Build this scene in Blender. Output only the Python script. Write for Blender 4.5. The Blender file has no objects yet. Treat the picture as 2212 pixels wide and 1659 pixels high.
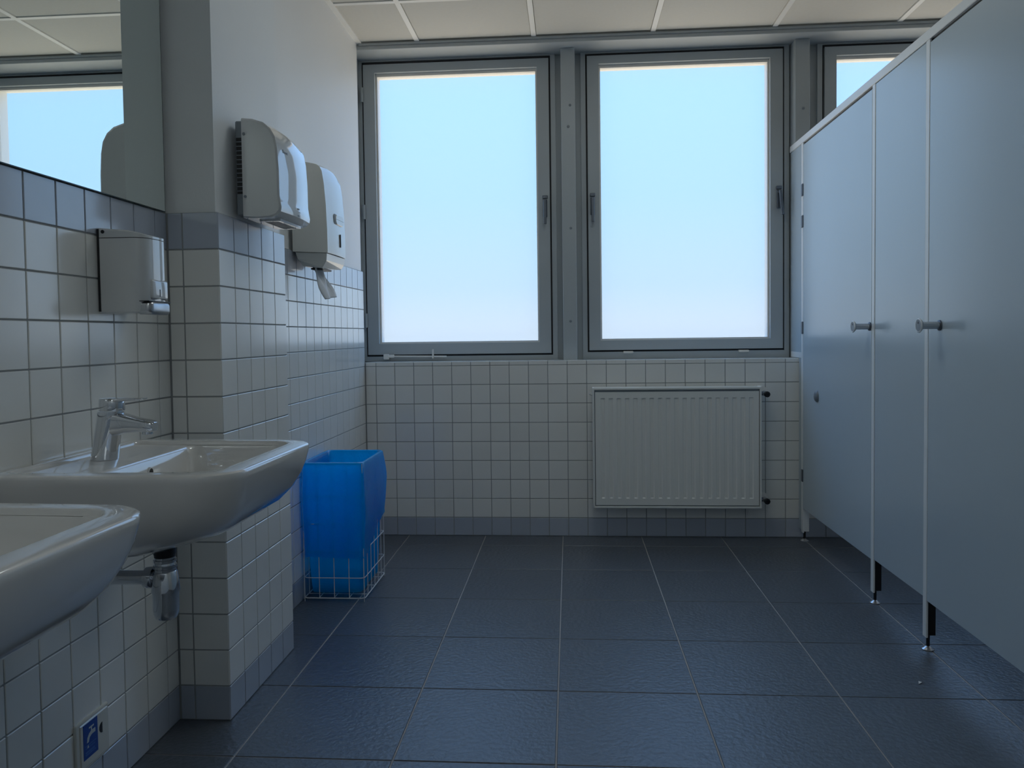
import bpy, bmesh, math, random
from mathutils import Vector, Matrix, noise

random.seed(7)
SC = bpy.context.scene
COL = SC.collection

# ------------------------------------------------------------------ camera
cam_d = bpy.data.cameras.new('camera')
cam = bpy.data.objects.new('camera', cam_d)
COL.objects.link(cam)
RIGHT = Vector((0.99729479, 0.07237605, -0.01283789))
UP = Vector((0.01013166, 0.03763525, 0.99924018))
FWD = Vector((-0.07280421, 0.99666709, -0.03680015))
m = Matrix((RIGHT, UP, -FWD)).transposed().to_4x4()
m.translation = Vector((0.0, 0.0, 1.04736))
cam.matrix_world = m
cam_d.sensor_width = 36.0
cam_d.sensor_fit = 'HORIZONTAL'
cam_d.lens = 1702.83 * 36.0 / 2212.0
cam_d.shift_y = -(829.5 - 786.05) / 2212.0
cam_d.clip_start = 0.02
SC.camera = cam

# ------------------------------------------------------------------ sky and exposure
world = bpy.data.worlds.new('sky')
SC.world = world
world.use_nodes = True
wn = world.node_tree
wn.nodes.clear()
w_out = wn.nodes.new('ShaderNodeOutputWorld')
w_bg = wn.nodes.new('ShaderNodeBackground')
w_tc = wn.nodes.new('ShaderNodeTexCoord')
w_sep = wn.nodes.new('ShaderNodeSeparateXYZ')
w_map = wn.nodes.new('ShaderNodeMapRange')
w_ramp = wn.nodes.new('ShaderNodeValToRGB')
wn.links.new(w_tc.outputs['Generated'], w_sep.inputs[0])
wn.links.new(w_sep.outputs['Z'], w_map.inputs['Value'])
w_map.inputs['From Min'].default_value = -1.0
w_map.inputs['From Max'].default_value = 1.0
wn.links.new(w_map.outputs[0], w_ramp.inputs[0])
els = w_ramp.color_ramp.elements
SKY = [(0.0, (0.80, 0.72, 0.58)), (0.44, (0.74, 0.67, 0.55)), (0.50, (0.30, 0.36, 0.42)), (0.53, (0.225, 0.34, 0.47)),
       (0.585, (0.185, 0.35, 0.56)), (0.66, (0.175, 0.372, 0.68)), (0.75, (0.20, 0.44, 0.88)), (0.85, (0.27, 0.60, 1.15)), (1.0, (0.36, 0.78, 1.50))]
while len(els) < len(SKY):
    els.new(0.5)
for e_, (p_, c_) in zip(els, SKY):
    e_.position = p_
    e_.color = (*c_, 1)
wn.links.new(w_ramp.outputs[0], w_bg.inputs[0])
w_bg.inputs[1].default_value = 1.0
wn.links.new(w_bg.outputs[0], w_out.inputs[0])

SC.view_settings.view_transform = 'Standard'
SC.view_settings.look = 'None'
SC.view_settings.exposure = 1.12
SC.view_settings.gamma = 1.0
SC.view_settings.use_curve_mapping = False
SC.cycles.diffuse_bounces = 6
SC.cycles.max_bounces = 10
SC.cycles.transmission_bounces = 12
SC.cycles.transparent_max_bounces = 16
SC.cycles.sample_clamp_indirect = 6.0
SC.cycles.adaptive_threshold = 0.05


# ------------------------------------------------------------------ materials
def mat(name, color, rough=0.5, metal=0.0, var=0.0, noise_amt=0.0, noise_scale=8.0, bump=0.0, bump_scale=60.0,
        spec=0.5, coat=0.0, coat_rough=0.05, coat_ior=1.5, stretch=None):
    mt = bpy.data.materials.new(name)
    mt.use_nodes = True
    nt = mt.node_tree
    b = nt.nodes['Principled BSDF']
    b.inputs['Base Color'].default_value = (*color, 1)
    b.inputs['Roughness'].default_value = rough
    b.inputs['Metallic'].default_value = metal
    b.inputs['Specular IOR Level'].default_value = spec
    b.inputs['Coat Weight'].default_value = coat
    b.inputs['Coat Roughness'].default_value = coat_rough
    b.inputs['Coat IOR'].default_value = coat_ior
    tc = nt.nodes.new('ShaderNodeTexCoord')
    src = tc.outputs['Object']
    if stretch:
        mp = nt.nodes.new('ShaderNodeMapping')
        mp.inputs['Scale'].default_value = stretch
        nt.links.new(src, mp.inputs[0])
        src = mp.outputs[0]
    cur = None
    if var or noise_amt:
        val = nt.nodes.new('ShaderNodeHueSaturation')
        val.inputs['Color'].default_value = (*color, 1)
        acc = nt.nodes.new('ShaderNodeMath')
        acc.operation = 'ADD'
        acc.inputs[0].default_value = 1.0 - var * 0.5 - noise_amt * 0.5
        acc.inputs[1].default_value = 0.0
        last = acc.outputs[0]
        if var:
            oi = nt.nodes.new('ShaderNodeObjectInfo')
            mu = nt.nodes.new('ShaderNodeMath')
            mu.operation = 'MULTIPLY_ADD'
            nt.links.new(oi.outputs['Random'], mu.inputs[0])
            mu.inputs[1].default_value = var
            nt.links.new(last, mu.inputs[2])
            last = mu.outputs[0]
        if noise_amt:
            nz = nt.nodes.new('ShaderNodeTexNoise')
            nz.inputs['Scale'].default_value = noise_scale
            nz.inputs['Detail'].default_value = 5
            nt.links.new(src, nz.inputs['Vector'])
            mu = nt.nodes.new('ShaderNodeMath')
            mu.operation = 'MULTIPLY_ADD'
            nt.links.new(nz.outputs['Fac'], mu.inputs[0])
            mu.inputs[1].default_value = noise_amt
            nt.links.new(last, mu.inputs[2])
            last = mu.outputs[0]
        nt.links.new(last, val.inputs['Value'])
        nt.links.new(val.outputs[0], b.inputs['Base Color'])
    if bump:
        nz = nt.nodes.new('ShaderNodeTexNoise')
        nz.inputs['Scale'].default_value = bump_scale
        nz.inputs['Detail'].default_value = 6
        nt.links.new(src, nz.inputs['Vector'])
        bp = nt.nodes.new('ShaderNodeBump')
        bp.inputs['Strength'].default_value = bump
        bp.inputs['Distance'].default_value = 0.002
        nt.links.new(nz.outputs['Fac'], bp.inputs['Height'])
        nt.links.new(bp.outputs[0], b.inputs['Normal'])
    return mt


M = {}
M['paint'] = mat('wall_paint', (0.84, 0.85, 0.85), 0.5, noise_amt=0.06, noise_scale=2.0, bump=0.15, bump_scale=180)
M['tile'] = mat('cream_glazed_tile', (0.86, 0.85, 0.81), 0.30, coat=1.0, coat_rough=0.16, coat_ior=1.75, var=0.07, noise_amt=0.06, noise_scale=9)
M['tile_grey'] = mat('grey_glazed_tile', (0.44, 0.48, 0.56), 0.30, coat=1.0, coat_rough=0.12, coat_ior=1.75, var=0.10, noise_amt=0.08, noise_scale=12)
M['grout'] = mat('wall_grout', (0.36, 0.37, 0.37), 0.9, noise_amt=0.25, noise_scale=15)
M['floor_tile'] = mat('dark_stone_tile', (0.082, 0.095, 0.115), 0.34, var=0.2, noise_amt=0.9, noise_scale=70, bump=1.0, bump_scale=75, spec=0.8)
M['floor_grout'] = mat('floor_grout', (0.42, 0.40, 0.39), 0.9, noise_amt=0.2, noise_scale=20)
M['ceil_panel'] = mat('ceiling_panel_fibre', (0.70, 0.68, 0.62), 0.9, noise_amt=0.06, noise_scale=60, bump=0.25, bump_scale=250)
M['ceil_bar'] = mat('ceiling_bar_white', (0.90, 0.89, 0.85), 0.45)
M['frame'] = mat('window_paint_grey', (0.44, 0.48, 0.50), 0.40, noise_amt=0.08, noise_scale=6)
M['bead'] = mat('glazing_bead_white', (0.80, 0.78, 0.74), 0.4)
M['seal'] = mat('dark_rubber_seal', (0.03, 0.03, 0.035), 0.6)
M['laminate'] = mat('cubicle_laminate', (0.51, 0.60, 0.66), 0.24, spec=0.8, noise_amt=0.04, noise_scale=3)
M['alu'] = mat('white_aluminium', (0.84, 0.87, 0.88), 0.30)
M['steel'] = mat('brushed_steel', (0.55, 0.56, 0.58), 0.28, metal=1.0)
M['dark_steel'] = mat('dark_metal', (0.16, 0.18, 0.21), 0.4, metal=0.8)
M['chrome'] = mat('polished_chrome', (0.70, 0.72, 0.75), 0.06, metal=1.0)
M['black'] = mat('black_plastic', (0.012, 0.012, 0.014), 0.35)
M['grey_plastic'] = mat('grey_plastic', (0.22, 0.25, 0.28), 0.4)
M['ceramic'] = mat('white_ceramic', (0.80, 0.78, 0.75), 0.25, coat=1.0, coat_rough=0.03, coat_ior=1.95)
M['mirror'] = mat('mirror_silver', (0.86, 0.92, 0.90), 0.005, metal=1.0)
M['glass_edge'] = mat('mirror_edge', (0.03, 0.05, 0.05), 0.2)
M['plastic'] = mat('white_gloss_plastic', (0.66, 0.67, 0.67), 0.25, coat=1.0, coat_rough=0.03, coat_ior=1.95)
M['plastic_matt'] = mat('ivory_plastic', (0.66, 0.66, 0.61), 0.35, coat=0.8, coat_rough=0.12, coat_ior=1.7)
M['radiator'] = mat('radiator_enamel', (0.80, 0.80, 0.76), 0.4, noise_amt=0.05, noise_scale=5)
M['wire'] = mat('white_wire', (0.72, 0.72, 0.72), 0.4)
M['paper'] = mat('paper_white', (0.78, 0.79, 0.80), 0.8, bump=0.2, bump_scale=120)
M['sticker'] = mat('blue_sticker', (0.012, 0.07, 0.36), 0.35)
M['sticker_line'] = mat('sticker_line', (0.05, 0.15, 0.46), 0.4)
M['sticker_print'] = mat('sticker_print', (0.55, 0.62, 0.66), 0.5)


def translucent_mat(name, color, trans, gloss, transp=0.0, bump=0.0):
    mt = bpy.data.materials.new(name)
    mt.use_nodes = True
    nt = mt.node_tree
    nt.nodes.clear()
    out = nt.nodes.new('ShaderNodeOutputMaterial')
    tl = nt.nodes.new('ShaderNodeBsdfTranslucent')
    tl.inputs[0].default_value = (*color, 1)
    df = nt.nodes.new('ShaderNodeBsdfDiffuse')
    df.inputs[0].default_value = (*color, 1)
    mx = nt.nodes.new('ShaderNodeMixShader')
    mx.inputs[0].default_value = trans
    nt.links.new(df.outputs[0], mx.inputs[1])
    nt.links.new(tl.outputs[0], mx.inputs[2])
    gl = nt.nodes.new('ShaderNodeBsdfGlossy')
    gl.inputs['Roughness'].default_value = 0.22
    lw = nt.nodes.new('ShaderNodeFresnel')
    lw.inputs[0].default_value = 1.4
    mg = nt.nodes.new('ShaderNodeMixShader')
    mul = nt.nodes.new('ShaderNodeMath')
    mul.operation = 'MULTIPLY'
    mul.inputs[1].default_value = gloss
    nt.links.new(lw.outputs[0], mul.inputs[0])
    nt.links.new(mul.outputs[0], mg.inputs[0])
    nt.links.new(mx.outputs[0], mg.inputs[1])
    nt.links.new(gl.outputs[0], mg.inputs[2])
    last = mg.outputs[0]
    if transp:
        tp = nt.nodes.new('ShaderNodeBsdfTransparent')
        tp.inputs[0].default_value = tuple(min(1, c * 1.15 + 0.02) for c in color) + (1,)
        mt2 = nt.nodes.new('ShaderNodeMixShader')
        mt2.inputs[0].default_value = transp
        nt.links.new(last, mt2.inputs[1])
        nt.links.new(tp.outputs[0], mt2.inputs[2])
        last = mt2.outputs[0]
    if bump:
        tc = nt.nodes.new('ShaderNodeTexCoord')
        nz = nt.nodes.new('ShaderNodeTexNoise')
        nz.inputs['Scale'].default_value = 45
        nz.inputs['Detail'].default_value = 5
        nz.inputs['Distortion'].default_value = 1.5
        nt.links.new(tc.outputs['Object'], nz.inputs['Vector'])
        bp = nt.nodes.new('ShaderNodeBump')
        bp.inputs['Strength'].default_value = bump
        bp.inputs['Distance'].default_value = 0.004
        nt.links.new(nz.outputs['Fac'], bp.inputs['Height'])
        for n_ in (tl, df, gl):
            nt.links.new(bp.outputs[0], n_.inputs['Normal'])
    nt.links.new(last, out.inputs[0])
    return mt


M['pane'] = translucent_mat('frosted_glass', (0.93, 0.95, 0.96), 1.0, 0.6, transp=0.88)
M['fill_lamp'] = bpy.data.materials.new('fill_light_glow')  # emission for the added, unseen ceiling fill lights
M['fill_lamp'].use_nodes = True
_b = M['fill_lamp'].node_tree.nodes['Principled BSDF']
_b.inputs['Base Color'].default_value = (0.8, 0.8, 0.78, 1)
_b.inputs['Emission Color'].default_value = (0.90, 0.99, 1.0, 1)
_b.inputs['Emission Strength'].default_value = 2.0
M['bag'] = translucent_mat('blue_bin_film', (0.012, 0.64, 1.0), 0.88, 0.22, transp=0.16, bump=0.6)

# ------------------------------------------------------------------ mesh helpers
ORG = {}


def empty(name, loc, label=None, cat=None, group=None, kind=None):
    o = bpy.data.objects.new(name, None)
    COL.objects.link(o)
    o.location = loc
    o.empty_display_size = 0.05
    ORG[o] = Vector(loc)
    tag(o, label, cat, group, kind)
    return o


def tag(o, label=None, cat=None, group=None, kind=None):
    for k, v in (('label', label), ('category', cat), ('group', group), ('kind', kind)):
        if v:
            o[k] = v
    return o


def obj(name, bm, material, parent=None, smooth=False, org=None, normals=True):
    base = ORG[parent] if parent is not None else Vector(org or (0, 0, 0))
    bmesh.ops.translate(bm, verts=bm.verts, vec=-base)
    if normals:
        bmesh.ops.recalc_face_normals(bm, faces=bm.faces)
    me = bpy.data.meshes.new(name)
    bm.to_mesh(me)
    bm.free()
    me.materials.append(M[material] if isinstance(material, str) else material)
    if smooth:
        for p in me.polygons:
            p.use_smooth = True
        if isinstance(smooth, float):
            me.set_sharp_from_angle(angle=smooth)
    o = bpy.data.objects.new(name, me)
    COL.objects.link(o)
    if parent is not None:
        o.parent = parent
        ORG[o] = base
    else:
        o.location = base
        ORG[o] = base
    return o


def B():
    return bmesh.new()


def box(bm, x0, x1, y0, y1, z0, z1, bevel=0.0, seg=1):
    r = bmesh.ops.create_cube(bm, size=1.0)
    vs = r['verts']
    for v in vs:
        v.co = Vector((x0 + (v.co.x + .5) * (x1 - x0), y0 + (v.co.y + .5) * (y1 - y0), z0 + (v.co.z + .5) * (z1 - z0)))
    if bevel:
        es = list({e for v in vs for e in v.link_edges})
        bmesh.ops.bevel(bm, geom=es, offset=bevel, segments=seg, affect='EDGES', profile=0.5)
    return bm


def bx(*a, **k):
    return box(B(), *a, **k)


def tube(bm, pts, r, n=8, cap=True, closed=False):
    pts = [Vector(p) for p in pts]
    rings = []
    N = len(pts)
    ref = None
    for i, p in enumerate(pts):
        if closed:
            d = (pts[(i + 1) % N] - pts[i - 1]).normalized()
        else:
            d = (pts[min(i + 1, N - 1)] - pts[max(i - 1, 0)]).normalized()
        if ref is None:
            ref = Vector((0, 0, 1)) if abs(d.z) < 0.9 else Vector((1, 0, 0))
        a = d.cross(ref).normalized()
        b = a.cross(d).normalized()
        ref = b
        rr = r[i] if isinstance(r, (list, tuple)) else r
        rings.append([bm.verts.new(p + a * math.cos(t) * rr + b * math.sin(t) * rr) for t in [2 * math.pi * k / n for k in range(n)]])
    for i in range(N if closed else N - 1):
        A, C = rings[i], rings[(i + 1) % N]
        for k in range(n):
            bm.faces.new((A[k], A[(k + 1) % n], C[(k + 1) % n], C[k]))
    if cap and not closed:
        bm.faces.new(rings[0])
        bm.faces.new(rings[-1])
    return bm


def loft(bm, loops, cap0=True, cap1=True):
    rings = [[bm.verts.new(p) for p in lp] for lp in loops]
    n = len(rings[0])
    for A, C in zip(rings, rings[1:]):
        for k in range(n):
            bm.faces.new((A[k], A[(k + 1) % n], C[(k + 1) % n], C[k]))
    if cap0:
        bm.faces.new(rings[0])
    if cap1:
        bm.faces.new(rings[-1])
    return rings


def lathe(bm, prof, origin, axis='Z', n=24, cap0=True, cap1=True):
    o = Vector(origin)
    loops = []
    for r, h in prof:
        lp = []
        for k in range(n):
            t = 2 * math.pi * k / n
            c, s = r * math.cos(t), r * math.sin(t)
            v = {'Z': (c, s, h), 'X': (h, c, s), 'Y': (c, h, s)}[axis]
            lp.append(o + Vector(v))
        loops.append(lp)
    loft(bm, loops, cap0, cap1)
    return bm


def rrect(x0, x1, y0, y1, r, n=6):
    """points of a rounded rectangle (counter-clockwise), r one radius or four (x1y1, x0y1, x0y0, x1y0)"""
    rs = r if isinstance(r, (list, tuple)) else [r] * 4
    out = []
    for (cx, cy, a0), q in zip(((x1, y1, 0), (x0, y1, 90), (x0, y0, 180), (x1, y0, 270)), rs):
        sx = -1 if cx == x1 else 1
        sy = -1 if cy == y1 else 1
        for k in range(n + 1):
            a = math.radians(a0 + 90 * k / n)
            out.append((cx + sx * q + q * math.cos(a), cy + sy * q + q * math.sin(a)))
    return out


def prism(bm, pts2, axis, a0, a1):
    """extrude 2-D points along an axis: 'Y' -> pts are (x, z); 'X' -> (y, z); 'Z' -> (x, y)"""
    def mk(p, a):
        return {'Y': (p[0], a, p[1]), 'X': (a, p[0], p[1]), 'Z': (p[0], p[1], a)}[axis]
    loft(bm, [[mk(p, a0) for p in pts2], [mk(p, a1) for p in pts2]])
    return bm


def frame_z(x0, x1, y0, y1, w, z0, z1):
    bm = B()
    o_ = [(x0, y0), (x1, y0), (x1, y1), (x0, y1)]
    i_ = [(x0 + w, y0 + w), (x1 - w, y0 + w), (x1 - w, y1 - w), (x0 + w, y1 - w)]
    A, Bi, C, D = [[bm.verts.new((p[0], p[1], z)) for p in q] for z in (z0, z1) for q in (o_, i_)]
    for k in range(4):
        j = (k + 1) % 4
        bm.faces.new((A[k], A[j], Bi[j], Bi[k]))
        bm.faces.new((C[k], D[k], D[j], C[j]))
        bm.faces.new((A[k], C[k], C[j], A[j]))
        bm.faces.new((Bi[k], Bi[j], D[j], D[k]))
    return bm


# ------------------------------------------------------------------ dimensions of the room
XS, XR, XP = -1.0792, -1.0699, -0.9358       # tiled faces: basin wall, wall beyond the pier, pier
YP0, YP1, YB = 2.0622, 2.5600, 4.0654        # pier front, pier back, parapet wall under the windows
YF, XRT = -0.90, 2.40                         # wall behind the viewer, wall behind the cubicles
ZC = 2.560                                   # ceiling
ZS = 0.912                                   # window sill
YW = 4.222                                   # front of the window sashes
TZ, Z1, TU = 0.09938, 0.0957, 0.1
ROWS = [0.0] + [Z1 + TZ * k for k in range(14)]    # tile rows, top at 1.388
TOPZ = ROWS[-1]
JT = 0.0036                                  # joint width
TH = 0.005                                   # tile thickness proud of the grout

# ------------------------------------------------------------------ walls
TILE_MESH = {}


def tile_mesh(axis, w, h, material):
    key = (axis, round(w, 4), round(h, 4), material)
    if key not in TILE_MESH:
        bm = B()
        if axis == 'X':
            box(bm, -TH, 0, -w / 2, w / 2, -h / 2, h / 2, bevel=0.0012)
        elif axis == 'Y':
            box(bm, -w / 2, w / 2, 0, TH, -h / 2, h / 2, bevel=0.0012)
        else:
            box(bm, -w / 2, w / 2, -h / 2, h / 2, -TH, 0, bevel=0.0012)
        me = bpy.data.meshes.new('wall_tile')
        bm.to_mesh(me)
        bm.free()
        me.materials.append(M[material])
        TILE_MESH[key] = me
    return TILE_MESH[key]


def put_tile(parent, axis, pos, w, h, material, jit=1.0, name='wall_tile'):
    o = bpy.data.objects.new(name, tile_mesh(axis, w, h, material))
    COL.objects.link(o)
    o.parent = parent
    o.location = Vector(pos) - ORG[parent]
    j = 0.0022 * jit
    o.rotation_euler = (random.uniform(-j, j), random.uniform(-j, j), random.uniform(-j, j) * 0.3)
    return o


def tile_field(parent, axis, plane, us, vs, greys):
    """tiles between the joint lines us (along the wall) and vs (up the wall), face at plane"""
    for a, b in zip(us, us[1:]):
        for i, (c, d) in enumerate(zip(vs, vs[1:])):
            w, h = b - a - JT, d - c - JT
            if w < 0.006 or h < 0.006:
                continue
            mid = ((a + b) / 2, (c + d) / 2)
            pos = (plane, mid[0], mid[1]) if axis == 'X' else (mid[0], plane, mid[1])
            put_tile(parent, axis, pos, w, h, 'tile_grey' if i in greys else 'tile')


# left wall with the basins
wl = obj('wall_left', bx(-1.35, XS - 0.012, YF - 0.1, YP0 + 0.1, 0, ZC + 0.1), 'paint')
tag(wl, kind='structure')
obj('grout_bed', bx(XS - 0.013, XS - 0.0025, 0.55, YP0 + 0.02, 0, TOPZ), 'grout', wl)
us = sorted([2.00366 - TU * k for k in range(15)] + [YP0 + 0.001])
tile_field(wl, 'X', XS, us, ROWS, {0, 13})
# pier between the basins and the windows
wp = obj('wall_pier', bx(-1.35, XP - 0.012, YP0 + 0.012, YP1 - 0.012, 0, ZC + 0.1), 'paint')
tag(wp, kind='structure')
obj('grout_bed', bx(-1.30, XP - 0.0025, YP0 + 0.0025, YP1 - 0.002, 0, TOPZ - 0.001), 'grout', wp)
tile_field(wp, 'Y', YP0, [XS + 0.002, -1.0361, XP], ROWS, {0, 13})
tile_field(wp, 'X', XP, [YP0 + (YP1 - YP0) * k / 5 for k in range(6)], ROWS, {0, 13})
# left wall beyond the pier
wr = obj('wall_left_far', bx(-1.35, XR - 0.012, YP1 - 0.2, YB, 0, ZC + 0.1), 'paint')
tag(wr, kind='structure')
obj('grout_bed', bx(XR - 0.013, XR - 0.0025, YP1 - 0.1, YB, 0, TOPZ), 'grout', wr)
us = sorted([3.95013 - TU * k for k in range(14)] + [YP1, YB - 0.003])
tile_field(wr, 'X', XR, us, ROWS, {0, 13})
# parapet wall under the windows
wb = obj('wall_back', bx(-1.35, XRT + 0.1, YB + 0.012, 4.36, 0, ZS - 0.008), 'paint')
tag(wb, kind='structure')
obj('grout_bed', bx(XR - 0.02, XRT, YB + 0.0025, YB + 0.013, 0, ZS - 0.004), 'grout', wb)
obj('grout_bed', bx(-1.35, XRT, YB + 0.003, 4.30, ZS - 0.009, ZS - 0.003), 'grout', wb)
us = [XR + 0.002] + [-1.01283 + TU * k for k in range(34)] + [XRT]
tile_field(wb, 'Y', YB, us, ROWS[:10], {0})
for a, b in zip(us, us[1:]):
    if b - a < 0.01:
        continue
    put_tile(wb, 'Y', ((a + b) / 2, YB, (ROWS[9] + ZS) / 2), b - a - JT, ZS - ROWS[9] - 0.0022, 'tile', name='edge_tile')
    put_tile(wb, 'Z', ((a + b) / 2, YB + 0.075, ZS), b - a - JT * 0.7, 0.150, 'tile', jit=0.4, name='sill_tile')
# head above the windows, right end, wall behind the cubicles, wall behind the viewer
tag(obj('trim_1', bx(-1.35, XRT + 0.1, YB, 4.36, 2.529, ZC - 0.012, bevel=0.002), 'frame'), kind='structure')
tag(obj('trim_2', bx(XR, XRT, YB - 0.006, YB, ZC - 0.012, ZC - 0.001), 'frame'), kind='structure')
tag(obj('wall_back_left', bx(-1.35, -1.118, YB + 0.001, 4.36, ZS - 0.01, 2.53), 'frame'), kind='structure')
tag(obj('wall_right', bx(XRT, XRT + 0.1, YF - 0.1, 4.36, 0, ZC + 0.1), 'paint'), kind='structure')
tag(obj('wall_front', bx(-1.35, XRT + 0.1, YF - 0.1, YF, 0, ZC + 0.1), 'paint'), kind='structure')

# ------------------------------------------------------------------ floor
fl = obj('floor', bx(-1.35, XRT + 0.1, YF - 0.1, 4.36, -0.12, -0.0022), 'floor_grout')
tag(fl, kind='structure')
FX, FY, OX, OY = 0.40358, 0.39891, -0.84985, 1.88354
xl = sorted([OX + FX * k for k in range(-1, 9) if OX + FX * k < XRT] + [XRT])
yl = sorted([OY + FY * k for k in range(-8, 6) if YF < OY + FY * k < YB - 0.02] + [YF, YB + 0.004])
FM = {}
for a, b in zip(xl, xl[1:]):
    for c, d in zip(yl, yl[1:]):
        w, h = b - a - 0.0042, d - c - 0.0036
        key = (round(w, 4), round(h, 4))
        if key not in FM:
            bm = B()
            box(bm, -w / 2, w / 2, -h / 2, h / 2, -0.012, 0.0, bevel=0.0012)
            me = bpy.data.meshes.new('floor_tile')
            bm.to_mesh(me)
            bm.free()
            me.materials.append(M['floor_tile'])
            FM[key] = me
        o = bpy.data.objects.new('floor_tile', FM[key])
        COL.objects.link(o)
        o.parent = fl
        o.location = ((a + b) / 2, (c + d) / 2, random.uniform(-0.0003, 0.0003))
        o.rotation_euler = (random.uniform(-.001, .001), random.uniform(-.001, .001), 0)

# ------------------------------------------------------------------ suspended ceiling
ce = obj('ceiling', bx(-1.35, XRT + 0.1, YF - 0.1, 4.36, ZC + 0.03, ZC + 0.12), 'ceil_panel')
tag(ce, kind='structure')
gx = [-0.765 + 0.6 * k for k in range(6)]
gy = [3.585 - 0.6 * k for k in range(9) if 3.585 - 0.6 * k > YF]
xs_ = [XR - 0.01] + gx + [XRT]
ys_ = sorted([YF] + gy + [YB])
for a, b in zip(xs_, xs_[1:]):
    for c, d in zip(ys_, ys_[1:]):
        if b - a < 0.05:
            continue
        obj('ceiling_panel', bx(a + 0.0135, b - 0.0135, c + 0.0135, d - 0.0135, ZC + 0.005, ZC + 0.02, bevel=0.002), 'ceil_panel', ce)
for x in gx:
    obj('ceiling_bar', bx(x - 0.012, x + 0.012, YF, YB, ZC, ZC + 0.028), 'ceil_bar', ce)
for y in gy:
    for a, b in zip([XR - 0.01] + gx, gx + [XRT]):
        obj('ceiling_bar', bx(a + 0.012, b - 0.012, y - 0.012, y + 0.012, ZC + 0.0004, ZC + 0.027), 'ceil_bar', ce)
obj('edge_bar', bx(XR - 0.012, XR + 0.016, YF, YB, ZC - 0.001, ZC + 0.028), 'ceil_bar', ce)

# ------------------------------------------------------------------ added ceiling fill lights, out of view, brightening the room
def add_fill_light(x, y, where):
    t = empty('fill_light', (x, y, ZC), 'added unseen fill light flush in the ceiling grid ' + where, 'fill light', 'added fill lights')
    bm = frame_z(x - 0.298, x + 0.298, y - 0.298, y + 0.298, 0.022, ZC - 0.004, ZC + 0.006)
    obj('fill_light_frame', bm, 'ceil_bar', t)
    obj('fill_diffuser', bx(x - 0.277, x + 0.277, y - 0.277, y + 0.277, ZC - 0.001, ZC + 0.004), 'fill_lamp', t)


# ------------------------------------------------------------------ windows
def ring(bm, x0, x1, z0, z1, w, y0, y1, bevel=0.002, wt=None, wb_=None):
    wt = w if wt is None else wt
    wb_ = w if wb_ is None else wb_
    box(bm, x0, x0 + w, y0, y1, z0, z1, bevel=bevel)
    box(bm, x1 - w, x1, y0, y1, z0, z1, bevel=bevel)
    box(bm, x0 + w - 0.001, x1 - w + 0.001, y0 + 0.0004, y1, z1 - wt, z1, bevel=bevel)
    box(bm, x0 + w - 0.001, x1 - w + 0.001, y0 + 0.0004, y1, z0, z0 + wb_, bevel=bevel)
    return bm


def frame4(name, x0, x1, z0, z1, wl_, wr_, wt, wb_, y0, y1, material, parent, bevel=0.002):
    """one mitred frame as a single mesh"""
    bm = B()
    o_ = [(x0, z0), (x1, z0), (x1, z1), (x0, z1)]
    i_ = [(x0 + wl_, z0 + wb_), (x1 - wr_, z0 + wb_), (x1 - wr_, z1 - wt), (x0 + wl_, z1 - wt)]
    vs = [[bm.verts.new((p[0], y, p[1])) for p in q] for y in (y0, y1) for q in (o_, i_)]
    A, Bi, C, D = vs
    for k in range(4):
        j = (k + 1) % 4
        bm.faces.new((A[k], A[j], Bi[j], Bi[k]))
        bm.faces.new((C[k], D[k], D[j], C[j]))
        bm.faces.new((A[k], C[k], C[j], A[j]))
        bm.faces.new((Bi[k], Bi[j], D[j], D[k]))
    if bevel:
        es = [e for e in bm.edges if not any(f.normal.length == 0 for f in e.link_faces) and
              all((v in A or v in Bi) for v in e.verts) and not (e.verts[0] in A) ^ (e.verts[1] in A)]
        bmesh.ops.bevel(bm, geom=es, offset=bevel, segments=2, affect='EDGES')
    return obj(name, bm, material, parent)


add_fill_light(0.135, 2.685, 'nearest the windows')
add_fill_light(0.135, -0.315, 'behind the viewer')


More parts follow.
